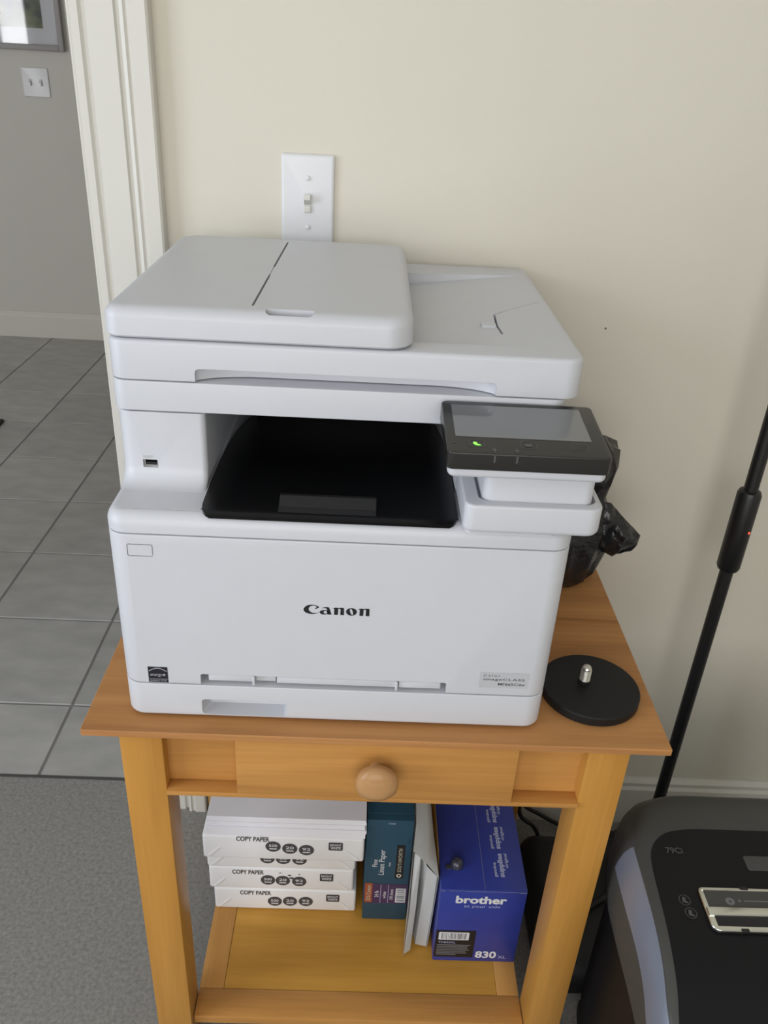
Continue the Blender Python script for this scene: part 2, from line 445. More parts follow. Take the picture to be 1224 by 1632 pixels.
for z in (1.1585, 1.0975):
    s = obj('screw', LA([(0.0032, 0), (0.0032, 0.0006), (0.002, 0.0014), (0.0001, 0.0016)], T(-0.087, -0.0074, z) @ Matrix.Rotation(math.pi / 2, 4, 'X'), 16), M['plate'], sw)
    obj('screw_slot', BX(-0.0895, -0.0845, -0.0094, -0.0088, z - 0.0004, z + 0.0004), M['plate'], s, smooth=0)
tag(obj('nail_head', LA([(0.0013, 0), (0.0013, 0.0006), (0.0001, 0.0009)], T(0.335, -0.0003, 0.98) @ Matrix.Rotation(math.pi / 2, 4, 'X'), 12), M['speck'], base=(0.335, 0, 0.98)), 'tiny dark nail head in the cream wall above the printer', 'nail')

# ---- hall: switch, picture, dark mat
sw2 = thing('light_switch', 'white double toggle switch plate on the grey hall wall under the picture', 'light switch', (-1.48, 2.879, 1.13))
obj('plate', rbox(bmesh.new(), -1.537, -1.423, 1.073, 1.187, -2.8795, -2.873, r=0.004, rt=0.004, rb=0, M=RY), M['plate'], sw2)
for x in (-1.503, -1.457):
    tg = bmesh.new()
    loft(tg, [[(a, 2.8725, b) for a, b in rect(x - 0.005, x + 0.005, 1.117, 1.143)], [(a, 2.860, b) for a, b in rect(x - 0.004, x + 0.004, 1.119, 1.127)]])
    obj('toggle', tg, M['plate'], sw2, smooth=0)
pic = thing('framed_picture', 'grey framed watercolour with a wide pale mount hanging on the hall wall', 'picture', (-1.72, 2.879, 1.25))
px0, px1, pz0, pz1 = -2.10, -1.335, 1.252, 1.86
for nm, a in (('frame_side', (px0, px0 + 0.022, pz0, pz1)), ('frame_side', (px1 - 0.022, px1, pz0, pz1)), ('frame_rail', (px0 + 0.022, px1 - 0.022, pz0, pz0 + 0.022)), ('frame_rail', (px0 + 0.022, px1 - 0.022, pz1 - 0.022, pz1))):
    obj(nm, BX(a[0], a[1], 2.852, 2.879, a[2], a[3], bev=0.003), M['frame'], pic)
obj('mount', BX(px0 + 0.02, px1 - 0.02, 2.872, 2.878, pz0 + 0.02, pz1 - 0.02), M['mount'], pic, smooth=0)
obj('painting', BX(px0 + 0.085, px1 - 0.082, 2.8705, 2.8725, pz0 + 0.082, pz1 - 0.08), M['art'], pic, smooth=0)
obj('glazing', BX(px0 + 0.02, px1 - 0.02, 2.862, 2.864, pz0 + 0.02, pz1 - 0.02), M['glass'], pic, smooth=0)
mt = RB(-2.05, -1.383, 1.30, 1.815, 0.0015, 0.010, r=0.01, rt=0.003, rb=0)
tag(obj('door_mat', mt, M['cable'], base=(-1.71, 1.56, 0.0)), 'dark mat lying on the grey tiles of the hall', 'mat')

# ================================================================== side table
TZ = 0.66
tb = thing('side_table', 'honey coloured wooden side table with one drawer and a lower shelf', 'table', (0.03, -0.26, 0.0))
bm = bmesh.new()
X0, X1, Y0, Y1 = -0.288, 0.348, -0.4935, -0.030
loft(bm, [[(p[0], p[1], z) for p in rr(X0 + i, X1 - i, Y0 + i, Y1 - i, 0.002, 2)] for i, z in ((0.012, 0.642), (0.003, 0.6505), (0.0, 0.6525), (0.0, 0.659), (0.001, 0.66))])
obj('tabletop', bm, M['woodtop'], tb)
for lx in (-0.2535, 0.2635):
    for ly in (-0.478, -0.088):
        wd = 0.047 if ly < -0.3 else 0.038                       # the rear legs are a little slimmer
        xo = lx if lx < 0 else lx + 0.047 - wd
        obj('leg', BX(xo, xo + wd, ly, ly + wd, 0.0, 0.642, bev=0.0015), M['woodz'], tb)
obj('apron_front', BX(-0.2065, 0.2635, -0.462, -0.445, 0.553, 0.642), M['woodx'], tb, smooth=0)
obj('apron_back', BX(-0.2065, 0.2635, -0.06, -0.045, 0.553, 0.642), M['woodx'], tb, smooth=0)
obj('apron_side', BX(-0.244, -0.227, -0.431, -0.088, 0.553, 0.642), M['woody'], tb, smooth=0)
obj('apron_side', BX(0.284, 0.301, -0.431, -0.088, 0.553, 0.642), M['woody'], tb, smooth=0)
obj('rail', BX(-0.2065, 0.2635, -0.4815, -0.462, 0.5535, 0.5600, bev=0.0008), M['woodx'], tb)
dr = obj('drawer', BX(-0.1265, 0.1855, -0.4825, -0.4622, 0.5602, 0.6415, bev=0.0008), M['woodx'], tb)
kp = [(0.0085, 0.0), (0.0085, 0.004), (0.0075, 0.008), (0.010, 0.011), (0.0175, 0.0135), (0.0225, 0.0175), (0.0238, 0.022), (0.0228, 0.0265), (0.019, 0.0305), (0.012, 0.033), (0.005, 0.0338), (0.0002, 0.034)]
obj('knob', LA(kp, T(0.030, -0.4826, 0.6085) @ Matrix.Rotation(math.pi / 2, 4, 'X'), 32), M['woodknob'], dr)
SZ = 0.10
obj('shelf_rail', BX(-0.2055, 0.2625, -0.468, -0.4275, 0.084, SZ, bev=0.0008), M['woodx'], tb)
obj('shelf_rail', BX(-0.2055, 0.2625, -0.085, -0.045, 0.084, SZ, bev=0.0008), M['woodx'], tb)
obj('shelf_stile', BX(-0.2055, -0.1705, -0.427, -0.0855, 0.084, SZ, bev=0.0008), M['woody'], tb)
obj('shelf_stile', BX(0.2305, 0.2625, -0.427, -0.0855, 0.084, SZ, bev=0.0008), M['woody'], tb)
obj('shelf_panel', BX(-0.170, 0.230, -0.427, -0.0855, 0.084, SZ - 0.0010), M['woodshelf'], tb, smooth=0)

# ================================================================== printer
XL, XR, YF, YB = -0.244, 0.207, -0.470, -0.015
pr = thing('laser_printer', 'white multifunction laser printer with tilted touch panel on the wooden side table', 'printer', (-0.018, -0.24, TZ))
RF = (0.020, 0.020, 0.006, 0.006)
for fx in (-0.20, 0.165):
    for fy in (-0.41, -0.08):
        obj('foot', LA([(0.010, 0.0), (0.011, 0.0045)], T(fx, fy, TZ), 16), M['matteblack'], pr)
cas = obj('paper_cassette', RB(XL, XR, YF, YB, TZ + 0.0035, 0.7068, r=RF, rt=0.001, rb=0.004), M['white'], pr)
cutter = bmesh.new()
rr1 = rr(-0.162, -0.071, 0.6675, 0.6880, 0.004, 4); rr2 = rr(-0.156, -0.073, 0.6695, 0.6865, 0.003, 4)
loft(cutter, [[(p[0], -0.49, p[1]) for p in rr1], [(p[0], YF + 0.001, p[1]) for p in rr1], [(p[0], YF + 0.017, p[1]) for p in rr2]])
cut(cas, [cutter])
obj('core', BX(XL + 0.012, XR - 0.012, YF + 0.03, YB - 0.002, 0.7066, 0.8340), M['white'], pr, smooth=0)
fc = obj('front_cover', RB(XL, XR, YF, -0.30, 0.7083, 0.8896, r=(0.020, 0.020, 0.001, 0.001), rt=0.0012, rb=0.0012), M['white'], pr)
cutter = bmesh.new()
rr1 = rr(-0.1615, 0.0985, 0.700, 0.7225, 0.0025, 3)
loft(cutter, [[(p[0], -0.49, p[1]) for p in rr1], [(p[0], YF + 0.03, p[1]) for p in rr1]])
inner = RB(XL + 0.010, XR - 0.010, YF + 0.028, -0.29, 0.70, 0.835, r=0.002, rt=0, rb=0)
cut(fc, [inner, cutter])
bm = bmesh.new()
obj('feed_recess', BX(-0.1613, 0.0983, YF + 0.0230, YF + 0.0275, 0.7070, 0.7223), M['white'], fc, smooth=0)
obj('feed_flap', BX(-0.1535, -0.1055, YF + 0.002, YF + 0.009, 0.7125, 0.7207, bev=0.0008), M['white2'], fc)
obj('feed_flap', BX(-0.0815, 0.0455, YF + 0.002, YF + 0.009, 0.7122, 0.7205, bev=0.0008), M['white2'], fc)
obj('feed_flap', BX(0.0480, 0.0925, YF + 0.002, YF + 0.009, 0.7122, 0.7205, bev=0.0008), M['white2'], fc)
obj('feed_guide', BX(-0.1072, -0.1045, YF - 0.0005, YF + 0.009, 0.7095, 0.7215, bev=0.0006), M['white2'], fc)
obj('feed_guide', BX(0.0440, 0.0468, YF - 0.0005, YF + 0.009, 0.7095, 0.7215, bev=0.0006), M['white2'], fc)
obj('feed_pocket', BX(-0.1045, -0.0830, YF + 0.006, YF + 0.0091, 0.7110, 0.7212, bev=0.0006), M['white2'], fc)
# power button: a groove ring pressed into the cover
ring_o = rr(-0.2235, -0.1985, 0.8655, 0.8795, 0.002, 3); ring_i = rr(-0.2225, -0.1995, 0.8665, 0.8785, 0.0012, 3)
bm = bmesh.new()
q = [[bm.verts.new((p[0], y, p[1])) for p in r_] for y, r_ in ((YF - 0.002, ring_o), (YF + 0.0018, ring_o), (YF + 0.0018, ring_i), (YF - 0.002, ring_i))]
for a, b_ in zip(q, q[1:] + q[:1]):
    for i in range(len(a)):
        k = (i + 1) % len(a); bm.faces.new((a[i], a[k], b_[k], b_[i]))
cut(fc, [bm])
# main shell behind the cover, and the shoulder on top
sh = obj('body_shell', RB(XL, XR, -0.2992, YB, 0.7083, 0.8888, r=(0.001, 0.001, 0.006, 0.006), rt=0, rb=0.001), M['white'], pr)
cut(sh, [BX(-0.153, 0.0945, -0.4, -0.04, 0.845, 0.95)])
bm = bmesh.new()
rings = []
for i in range(3): rings.append((0.0012 * (1 - i / 2), 0.8905 + 0.0012 * i / 2))
RT = 0.013
for i in range(7):
    a = math.pi / 2 * i / 6
    rings.append((RT * (1 - math.cos(a)), 0.912 - RT + RT * math.sin(a)))
loft(bm, [[(p[0], p[1], z) for p in rr(XL + ins * 0.75, XR - ins * 0.75, YF + ins, YB, (max(0.020 - ins, 0.006), max(0.020 - ins, 0.006), 0.004, 0.004), 6)] for ins, z in rings])
sd = obj('shoulder', bm, M['white'], pr)
cut(sd, [BX(-0.153, 0.0945, -0.4555, -0.04, 0.85, 0.95), BX(-0.26, -0.1528, -0.4588, -0.4578, 0.9106, 0.93)])
obj('body_gap', BX(XL + 0.012, XR - 0.012, YF + 0.005, YB - 0.005, 0.8890, 0.8907), M['white'], pr, smooth=0)
cut(bpy.data.objects['body_gap'], [BX(-0.153, 0.0945, -0.4555, -0.04, 0.85, 0.95)])
# left column with a flared foot, USB port
bm = bmesh.new()
rings = []
for z, fl_ in ((0.9115, 0.022), (0.9125, 0.015), (0.9150, 0.0090), (0.9190, 0.0045), (0.9240, 0.0015), (0.930, 0.0), (0.9880, 0.0)):
    rings.append([(p[0], p[1], z) for p in rr(XL + 0.002, -0.1555, -0.402 - fl_, YB, (0.016, 0.006, 0.002, 0.005), 6)])
loft(bm, rings)
cl = obj('column', bm, M['white'], pr)
usb = rr(-0.2195, -0.2045, 0.9285, 0.9370, 0.0008, 2)
cb = bmesh.new(); loft(cb, [[(p[0], -0.42, p[1]) for p in usb], [(p[0], -0.392, p[1]) for p in usb]])
cut(cl, [cb])
up = obj('usb_port', poly(bmesh.new(), rr(-0.2195, -0.2045, 0.9285, 0.9370, 0.0008, 2), FF(0, -0.3985, 0), holes=[rr(-0.2180, -0.2062, 0.9300, 0.9355, 0.0004, 2)]), M['metal'], cl, smooth=0)
obj('usb_tongue', BX(-0.2178, -0.2064, -0.399, -0.3935, 0.9300, 0.9330), M['ink'], up, smooth=0)
obj('usb_back', BX(-0.2194, -0.2046, -0.3935, -0.3925, 0.9286, 0.9369), M['ink'], up, smooth=0)
for zz, ww in ((0.9405, 0.010), (0.9390, 0.008)):
    obj('usb_print', BX(-0.2190, -0.2190 + ww, -0.4024, -0.40205, zz, zz + 0.0006), M['greytop'], cl, smooth=0)
obj('column_right', RB(0.0950, XR - 0.002, -0.402, YB, 0.9115, 0.9880, r=(0.006, 0.016, 0.005, 0.002), rt=0, rb=0), M['white'], pr)
# output bay and its piano black tray
obj('bay_back', BX(-0.1550, 0.0948, -0.050, YB - 0.003, 0.846, 0.9880), M['bay'], pr, smooth=0)
tp = [(-0.4690, 0.9140), (-0.4640, 0.9160), (-0.440, 0.9175), (-0.40, 0.9185), (-0.35, 0.9165), (-0.30, 0.911), (-0.25, 0.903), (-0.20, 0.892), (-0.14, 0.876), (-0.06, 0.855)]
bm = bmesh.new()
def trx(y):
    t = max(0.0, min(1.0, (-0.452 - y) / 0.017)); ins = 0.009 * (1 - math.sqrt(max(0, 1 - t * t)))
    return -0.1520 + ins, 0.0935 - ins
top = []; bot = []
for y, z in [(-0.4690, 0.9140), (-0.4675, 0.9152), (-0.464, 0.9160), (-0.459, 0.9166), (-0.452, 0.917)] + tp[2:]:
    a, b = trx(y)
    top.append((bm.verts.new((a, y, z)), bm.verts.new((b, y, z)))); bot.append((bm.verts.new((a, y, z - 0.0035)), bm.verts.new((b, y, z - 0.0035))))
for i in range(len(top) - 1):
    bm.faces.new((top[i][0], top[i][1], top[i + 1][1], top[i + 1][0])); bm.faces.new((bot[i][0], bot[i + 1][0], bot[i + 1][1], bot[i][1]))
    bm.faces.new((top[i][0], top[i + 1][0], bot[i + 1][0], bot[i][0])); bm.faces.new((top[i][1], bot[i][1], bot[i + 1][1], top[i + 1][1]))
bm.faces.new((top[0][0], bot[0][0], bot[0][1], top[0][1])); bm.faces.new((top[-1][0], top[-1][1], bot[-1][1], bot[-1][0]))
tray = obj('output_tray', bm, M['gloss'], pr, smooth=50)
bm = bmesh.new()
loft(bm, [[(-0.079, y, z) for y, z in ((-0.464, 0.9158), (-0.450, 0.9168), (-0.436, 0.9172), (-0.436, 0.9235), (-0.440, 0.9235), (-0.453, 0.9180))],
          [(0.0145, y, z) for y, z in ((-0.464, 0.9158), (-0.450, 0.9168), (-0.436, 0.9172), (-0.436, 0.9235), (-0.440, 0.9235), (-0.453, 0.9180))]])
obj('paper_stop', bm, M['handle'], tray, smooth=0)
# scanner bed strip
sb = obj('scanner_bed', RB(XL, XR - 0.012, -0.4025, YB, 0.9893, 1.0195, r=(0.015, 0.015, 0.006, 0.006), rt=0.0012, rb=0.001), M['white'], pr)
obj('bed_gap', BX(XL + 0.004, -0.1560, -0.398, YB - 0.005, 0.9875, 0.9900), M['white'], pr, smooth=0)
obj('lid_gap', BX(XL + 0.004, XR - 0.014, -0.3700, YB - 0.005, 1.0190, 1.0218), M['white'], pr, smooth=0)
lid = obj('scanner_lid', RB(XL, XR, -0.4030, YB, 1.0208, 1.0600, r=(0.016, 0.018, 0.012, 0.012), rt=0.0045, rb=0.001), M['white'], pr)
# grip recess along the lower lip: deeper in the middle, running out in a curve
cb = bmesh.new()
rings = []
for x, d, zt_ in ((-0.1625, 0.003, 1.0300), (-0.1615, 0.0055, 1.0325), (-0.1590, 0.0080, 1.0338), (-0.152, 0.0120, 1.0340), (-0.143, 0.0160, 1.0340), (-0.130, 0.0195, 1.0340), (-0.112, 0.0220, 1.0340), (0.074, 0.0220, 1.0340), (0.092, 0.0195, 1.0340), (0.105, 0.0160, 1.0340), (0.114, 0.0120, 1.0340), (0.1210, 0.0080, 1.0338), (0.1235, 0.0055, 1.0325), (0.1245, 0.003, 1.0300)):
    rings.append([(x, -0.43, 1.012), (x, -0.4030 + d, 1.012), (x, -0.4030 + d, zt_ - 0.004), (x, -0.4030 + d * 0.6, zt_), (x, -0.43, zt_ + 0.001)])
loft(cb, rings)
# sunken document tray on the right, its floor falling towards the feeder
ct = bmesh.new()
loft(ct, [[(0.030, y, 1.07) for y in ()] or [(0.020, -0.370, 1.075), (0.020, -0.370, 1.0470), (0.020, -0.078, 1.0440), (0.020, -0.078, 1.075)],
          [(0.110, -0.369, 1.075), (0.110, -0.369, 1.0545), (0.110, -0.072, 1.0530), (0.110, -0.066, 1.075)],
          [(0.192, -0.368, 1.075), (0.192, -0.368, 1.0602), (0.192, -0.060, 1.0602), (0.192, -0.056, 1.075)]])
bmesh.ops.triangulate(ct, faces=ct.faces[:])
# pocket, flap line and finger notch in that tray
def onlid(x): return 1.0470 + (x - 0.020) / 0.172 * 0.0131
def slot(xa, ya, xb, yb, wd, z0):
    b = bmesh.new(); d = Vector((xb - xa, yb - ya)).normalized(); nx, ny = -d.y * wd / 2, d.x * wd / 2
    q = [(xa + nx, ya + ny), (xb + nx, yb + ny), (xb - nx, yb - ny), (xa - nx, ya - ny)]
    loft(b, [[(x, y, z0) for x, y in q], [(x, y, 1.12) for x, y in q]]); return b
cut(lid, [cb, slot(0.138, -0.315, 0.1362, -0.284, 0.0024, 1.0490), slot(0.1362, -0.286, 0.1385, -0.240, 0.0024, 1.0490), slot(0.1380, -0.2415, 0.150, -0.2280, 0.0014, 1.0545), slot(0.1495, -0.2285, 0.196, -0.192, 0.0010, 1.0560), ct])
obj('finger_tab', RB(0.1190, 0.1350, -0.292, -0.276, onlid(0.127) - 0.001, onlid(0.127) + 0.0026, r=0.002, rt=0.001, rb=0), M['white'], lid)
# feeder cover
bm = bmesh.new()
ax0, ax1, ay0, ay1, az0, az1 = XL - 0.0008, 0.0425, -0.4045, -0.050, 1.0618, 1.0905
rings = [(0.002, az0), (0.0, az0 + 0.002)]
for i in range(9):
    a = math.pi / 2 * i / 8
    rings.append((0.0125 * (1 - math.cos(a)), az1 - 0.0105 + 0.0105 * math.sin(a)))
loft(bm, [[(p[0], p[1], z) for p in rr(ax0 + i, ax1 - i * 0.75, ay0 + i * 1.1, ay1 - i, (max(0.016 - i, 0.008), max(0.026 - i, 0.012), 0.016, 0.020), 8)] for i, z in rings])
adf = obj('feeder_cover', bm, M['white'], pr)
gs = rr(-0.0955, -0.0510, -0.4000, -0.3880, (0.005, 0.005, 0.001, 0.001), 4)
b2 = bmesh.new(); loft(b2, [[(x, y, 1.0780) for x, y in gs], [(x, y, 1.12) for x, y in gs]])
cut(adf, [slot(-0.1095, -0.3800, -0.1080, -0.2500, 0.0022, 1.080), slot(-0.1078, -0.2150, -0.1060, -0.0730, 0.0022, 1.080), slot(-0.1080, -0.2500, -0.1078, -0.2150, 0.0012, 1.0895), b2])
obj('feeder_gap', BX(ax0 + 0.010, ax1 - 0.030, ay0 + 0.012, ay1 - 0.010, 1.0590, 1.0626), M['white'], pr, smooth=0)
obj('slot_floor', BX(-0.0955, -0.0510, -0.4005, -0.3875, 1.0776, 1.0786), M['white'], adf, smooth=0)
# ---- touch panel on its pedestal
base = obj('panel_base', RB(0.0950, 0.2245, -0.4870, -0.395, 0.9160, 0.9460, r=(0.010, 0.014, 0.004, 0.004), rt=0.0025, rb=0.006), M['white2'], pr)
cut(base, [RB(0.1085, 0.2190, -0.4765, -0.38, 0.940, 0.96, r=(0.010, 0.010, 0.001, 0.001), rt=0, rb=0)])
obj('base_ledge', RB(0.099, 0.1850, -0.4780, -0.395, 0.9115, 0.9165, r=0.006, rt=0, rb=0), M['white2'], base)
obj('pedestal', RB(0.1120, 0.2155, -0.4760, -0.405, 0.9400, 0.9830, r=(0.010, 0.010, 0.004, 0.004), rt=0.002, rb=0), M['white2'], pr)
ang = math.atan2(0.0095, 0.0985)
PM = T(0, -0.5040, 1.0060) @ Matrix.Rotation(ang, 4, 'X')       # local: x world, y up the slope, z out of the face
pl = 0.0990; pa, pb = 0.0722, 0.2165
obj('panel_back', rbox(bmesh.new(), pa + 0.002, pb - 0.001, 0.002, pl - 0.002, -0.0275, -0.0160, r=0.007, rt=0, rb=0.005, M=PM), M['white2'], pr)
pan = obj('touch_panel', rbox(bmesh.new(), pa, pb, 0.0, pl, -0.0172, 0.0, r=(0.006, 0.006, 0.006, 0.006), rt=0.0014, rb=0.001, M=PM), M['bezel'], pr)
S = lambda dz: PM @ T(0, 0, dz)
obj('screen', poly(bmesh.new(), rect(0.0810, 0.2030, 0.0285, 0.0905), S(0.0003)), M['screen'], pan, smooth=0)
def rring(cx, cy, hw, hh, t, r=0.002): return rr(cx - hw, cx + hw, cy - hh, cy + hh, r, 3), [rr(cx - hw + t, cx + hw - t, cy - hh + t, cy + hh - t, r * 0.7, 3)]
for cx, cy in ((0.0990, 0.0170), (0.1445, 0.0175), (0.1905, 0.0170)):
    a, h = rring(cx, cy, 0.0072, 0.0058, 0.0007)
    flat('icon_outline', a, S(0.0003), M['icon'], pan, holes=h)
flat('sleep_light', [(0.0965, 0.0195), (0.0990, 0.0185), (0.0992, 0.0160), (0.1018, 0.0145), (0.1030, 0.0140), (0.1000, 0.0132), (0.0970, 0.0145), (0.0955, 0.0170)], S(0.0004), M['led'], pan)
flat('stop_icon', ell(0.1445, 0.0175, 0.0038, 0.0033), S(0.0004), M['icon'], pan)
flat('start_icon', ell(0.1905, 0.0170, 0.0030, 0.0026), S(0.0004), M['icon'], pan, holes=[ell(0.1905, 0.0170, 0.0022, 0.0019)])
flat('panel_print', rect(0.0765, 0.0825, 0.0165, 0.0180), S(0.0003), M['icon'], pan)
for cx in (0.1135, 0.1330):
    flat('arrow_mark', [(cx - 0.0030, 0.0052), (cx, 0.0105), (cx + 0.0030, 0.0052), (cx + 0.0009, 0.0052), (cx + 0.0009, 0.0018), (cx - 0.0009, 0.0018), (cx - 0.0009, 0.0052)], S(0.0004), M['icon'], pan)
    fm = PM @ Matrix(((1, 0, 0, 0), (0, 0, -1, -0.0003), (0, 1, 0, 0), (0, 0, 0, 1)))
    flat('arrow_mark', rect(cx - 0.0009, cx + 0.0009, -0.0085, -0.0015), fm, M['icon'], pan)
# ---- maker's name on the cover, drawn as outlines (units: 915 wide)
sc = 0.0665 / 915
LM = FF(-0.0535, YF - 0.0003, 0.8055) @ Matrix.Diagonal((sc, sc, 1, 1))
bm = bmesh.new()
C_out = [(222, 117), (190, 140), (150, 154), (110, 157), (70, 150), (32, 128), (8, 98), (0, 74), (6, 48), (32, 20), (70, 5), (115, 0), (160, 6), (198, 22), (224, 42), (215, 38), (185, 22), (150, 17), (118, 22), (90, 40), (72, 66), (72, 96), (90, 126), (115, 140), (145, 143), (172, 135), (184, 120), (153, 82), (165, 84), (190, 98)]
poly(bm, C_out, LM)
poly(bm, ell(288, 37, 64, 38, 24, 0.05), LM, holes=[ell(303, 37, 25, 24, 16)])
poly(bm, [(250, 102), (280, 118), (320, 126), (350, 122), (362, 100), (372, 60), (390, 2), (338, 0), (330, 40), (325, 85), (312, 106), (285, 108)], LM)
for dx in (0, 352):
    poly(bm, [(398 + dx, 104), (430 + dx, 120), (455 + dx, 124), (475 + dx, 116), (510 + dx, 124), (545 + dx, 124), (560 + dx, 116), (562 + dx, 0), (510 + dx, 0), (512 + dx, 98), (500 + dx, 108), (480 + dx, 100), (476 + dx, 0), (424 + dx, 0), (426 + dx, 100), (415 + dx, 106)], LM)
poly(bm, ell(664, 61, 75, 64, 28), LM, holes=[ell(664, 61, 18, 55, 20, 0.27)])
o = obj('maker_lettering', bm, M['ink'], fc, smooth=0); o['label'] = 'black Canon lettering on the front cover'
# energy sticker
es = obj('energy_sticker', poly(bmesh.new(), rect(-0.2160, -0.1955, 0.7095, 0.7300), FF(0, YF - 0.0002, 0)), M['sticker'], fc, smooth=0)
es['label'] = 'small black energy rating sticker'
arc = [(-0.2152 + 0.0188 * t, 0.7245 + 0.0042 * math.sin(math.pi * t)) for t in [i / 12 for i in range(13)]]
bm = bmesh.new()
poly(bm, arc + [(x, z - 0.0009) for x, z in reversed(arc)], FF(0, YF - 0.0003, 0))
poly(bm, rect(-0.2155, -0.1960, 0.7137, 0.7141), FF(0, YF - 0.0003, 0))
star = [((0.0021 if i % 2 == 0 else 0.0009) * math.sin(i * math.pi / 5) - 0.1995, (0.0021 if i % 2 == 0 else 0.0009) * math.cos(i * math.pi / 5) + 0.7195) for i in range(10)]
poly(bm, star, FF(0, YF - 0.0003, 0))
obj('sticker_emblem', bm, M['stickerline'], es, smooth=0)
text('energy', FF(-0.2075, YF - 0.0003, 0.7186), 0.0130, 0.0040, 'sticker_script', M['stickerline'], es, shear=0.4)
text('ENERGY STAR', FF(-0.2057, YF - 0.0003, 0.7117), 0.0170, 0.0020, 'sticker_words', M['stickerline'], es)
bd = obj('model_badge', poly(bmesh.new(), rect(0.1330, 0.1850, 0.7185, 0.7390), FF(0, YF - 0.0002, 0)), M['badge'], fc, smooth=0)
bd['label'] = 'grey model name badge'
text('Color', FF(0.1455, YF - 0.0003, 0.7350), 0.0175, 0.0032, 'badge_words', M['badgeink'], bd, bold=0.01, space=1.5)
text('imageCLASS', FF(0.1590, YF - 0.0003, 0.7296), 0.0440, 0.0040, 'badge_words', M['badgeink'], bd, bold=0.015, space=1.1)
text('MF665Cdw', FF(0.1675, YF - 0.0003, 0.7238), 0.0290, 0.0036, 'badge_words', M['badgeink'], bd, bold=0.02)

# ================================================================== things on the table top
dk = thing('magnetic_base', 'flat round matte black base with a threaded steel stud on the table beside the printer', 'base', (0.2755, -0.405, TZ))
dkz = TZ + 0.0005
disc = obj('disc', LA([(0.0555, 0), (0.0570, 0.0015), (0.0570, 0.0105), (0.0555, 0.012), (0.03, 0.0122), (0.0001, 0.0122)], T(0.2755, -0.405, dkz), 64), M['matteblack'], dk)
obj('collar', LA([(0.0075, 0), (0.0075, 0.0025), (0.0062, 0.003), (0.0001, 0.003)], T(0.2695, -0.399, dkz + 0.012), 24), M['matteblack'], dk)
tp_ = [(0.0052, 0.0)]
for i in range(9):
    tp_ += [(0.0062, 0.0012 + i * 0.0017), (0.0054, 0.0020 + i * 0.0017)]
tp_ += [(0.0058, 0.0172), (0.0045, 0.0195), (0.0001, 0.0198)]
obj('stud', LA(tp_, T(0.2695, -0.399, dkz + 0.0145), 24), M['metal'], dk)

# black plastic bag behind the printer: slumped body with a gathered top and a stray flap
bg = thing('plastic_bag', 'crumpled black plastic bag standing on the table behind the printer', 'bag', (0.275, -0.145, TZ))
rng = random.Random(3)
bm = bmesh.new()
rings = []
prof = [(0.030, 0.0), (0.050, 0.002), (0.058, 0.012), (0.064, 0.045), (0.064, 0.085), (0.058, 0.115), (0.052, 0.135), (0.056, 0.160), (0.064, 0.178), (0.060, 0.200), (0.045, 0.212), (0.02, 0.216)]
for j, (r, h) in enumerate(prof):
    ring = []
    for i in range(40):
        a = 2 * math.pi * i / 40
        q = 1 + (0.05 * math.sin(4 * a + j * 0.7) + 0.055 * math.sin(9 * a - j * 0.9) + 0.03 * math.sin(14 * a + j * 1.4) + 0.03 * (rng.random() - 0.5)) * (0.3 if j < 2 else 1)
        ring.append((0.2795 + r * q * math.cos(a), -0.140 + r * q * 0.95 * math.sin(a), TZ + 0.0005 + h + (0.007 * math.sin(3 * a + j) + 0.005 * math.sin(7 * a) if j > 6 else 0)))
    rings.append(ring)
loft(bm, rings)
obj('bag_body', bm, M['bag'], bg, smooth=60)
bm = bmesh.new()
G = [[(0.322, -0.165, 0.790), (0.338, -0.160, 0.786), (0.352, -0.150, 0.770), (0.366, -0.148, 0.755), (0.381, -0.148, 0.741), (0.396, -0.145, 0.726)],
     [(0.320, -0.172, 0.768), (0.335, -0.180, 0.762), (0.350, -0.162, 0.752), (0.364, -0.172, 0.738), (0.379, -0.160, 0.728), (0.390, -0.152, 0.717)],
     [(0.318, -0.165, 0.745), (0.333, -0.178, 0.740), (0.347, -0.168, 0.731), (0.361, -0.176, 0.722), (0.373, -0.160, 0.714), (0.382, -0.155, 0.708)],
     [(0.316, -0.150, 0.722), (0.330, -0.160, 0.712), (0.344, -0.152, 0.705), (0.356, -0.158, 0.701), (0.365, -0.150, 0.700), (0.372, -0.150, 0.700)]]
gv = [[bm.verts.new(p) for p in r] for r in G]
for a, b in zip(gv[:-1], gv[1:]):
    for i in range(5): bm.faces.new((a[i], a[i + 1], b[i + 1], b[i]))
bmesh.ops.subdivide_edges(bm, edges=bm.edges[:], cuts=2, use_grid_fill=True)
for v in bm.verts:
    v.co.y += 0.003 * math.sin(v.co.x * 150 + v.co.z * 110) + 0.0015 * math.sin(v.co.z * 260 - v.co.x * 120)
bmesh.ops.solidify(bm, geom=bm.faces[:], thickness=0.0010)
obj('bag_flap', bm, M['bag'], bg, smooth=60)

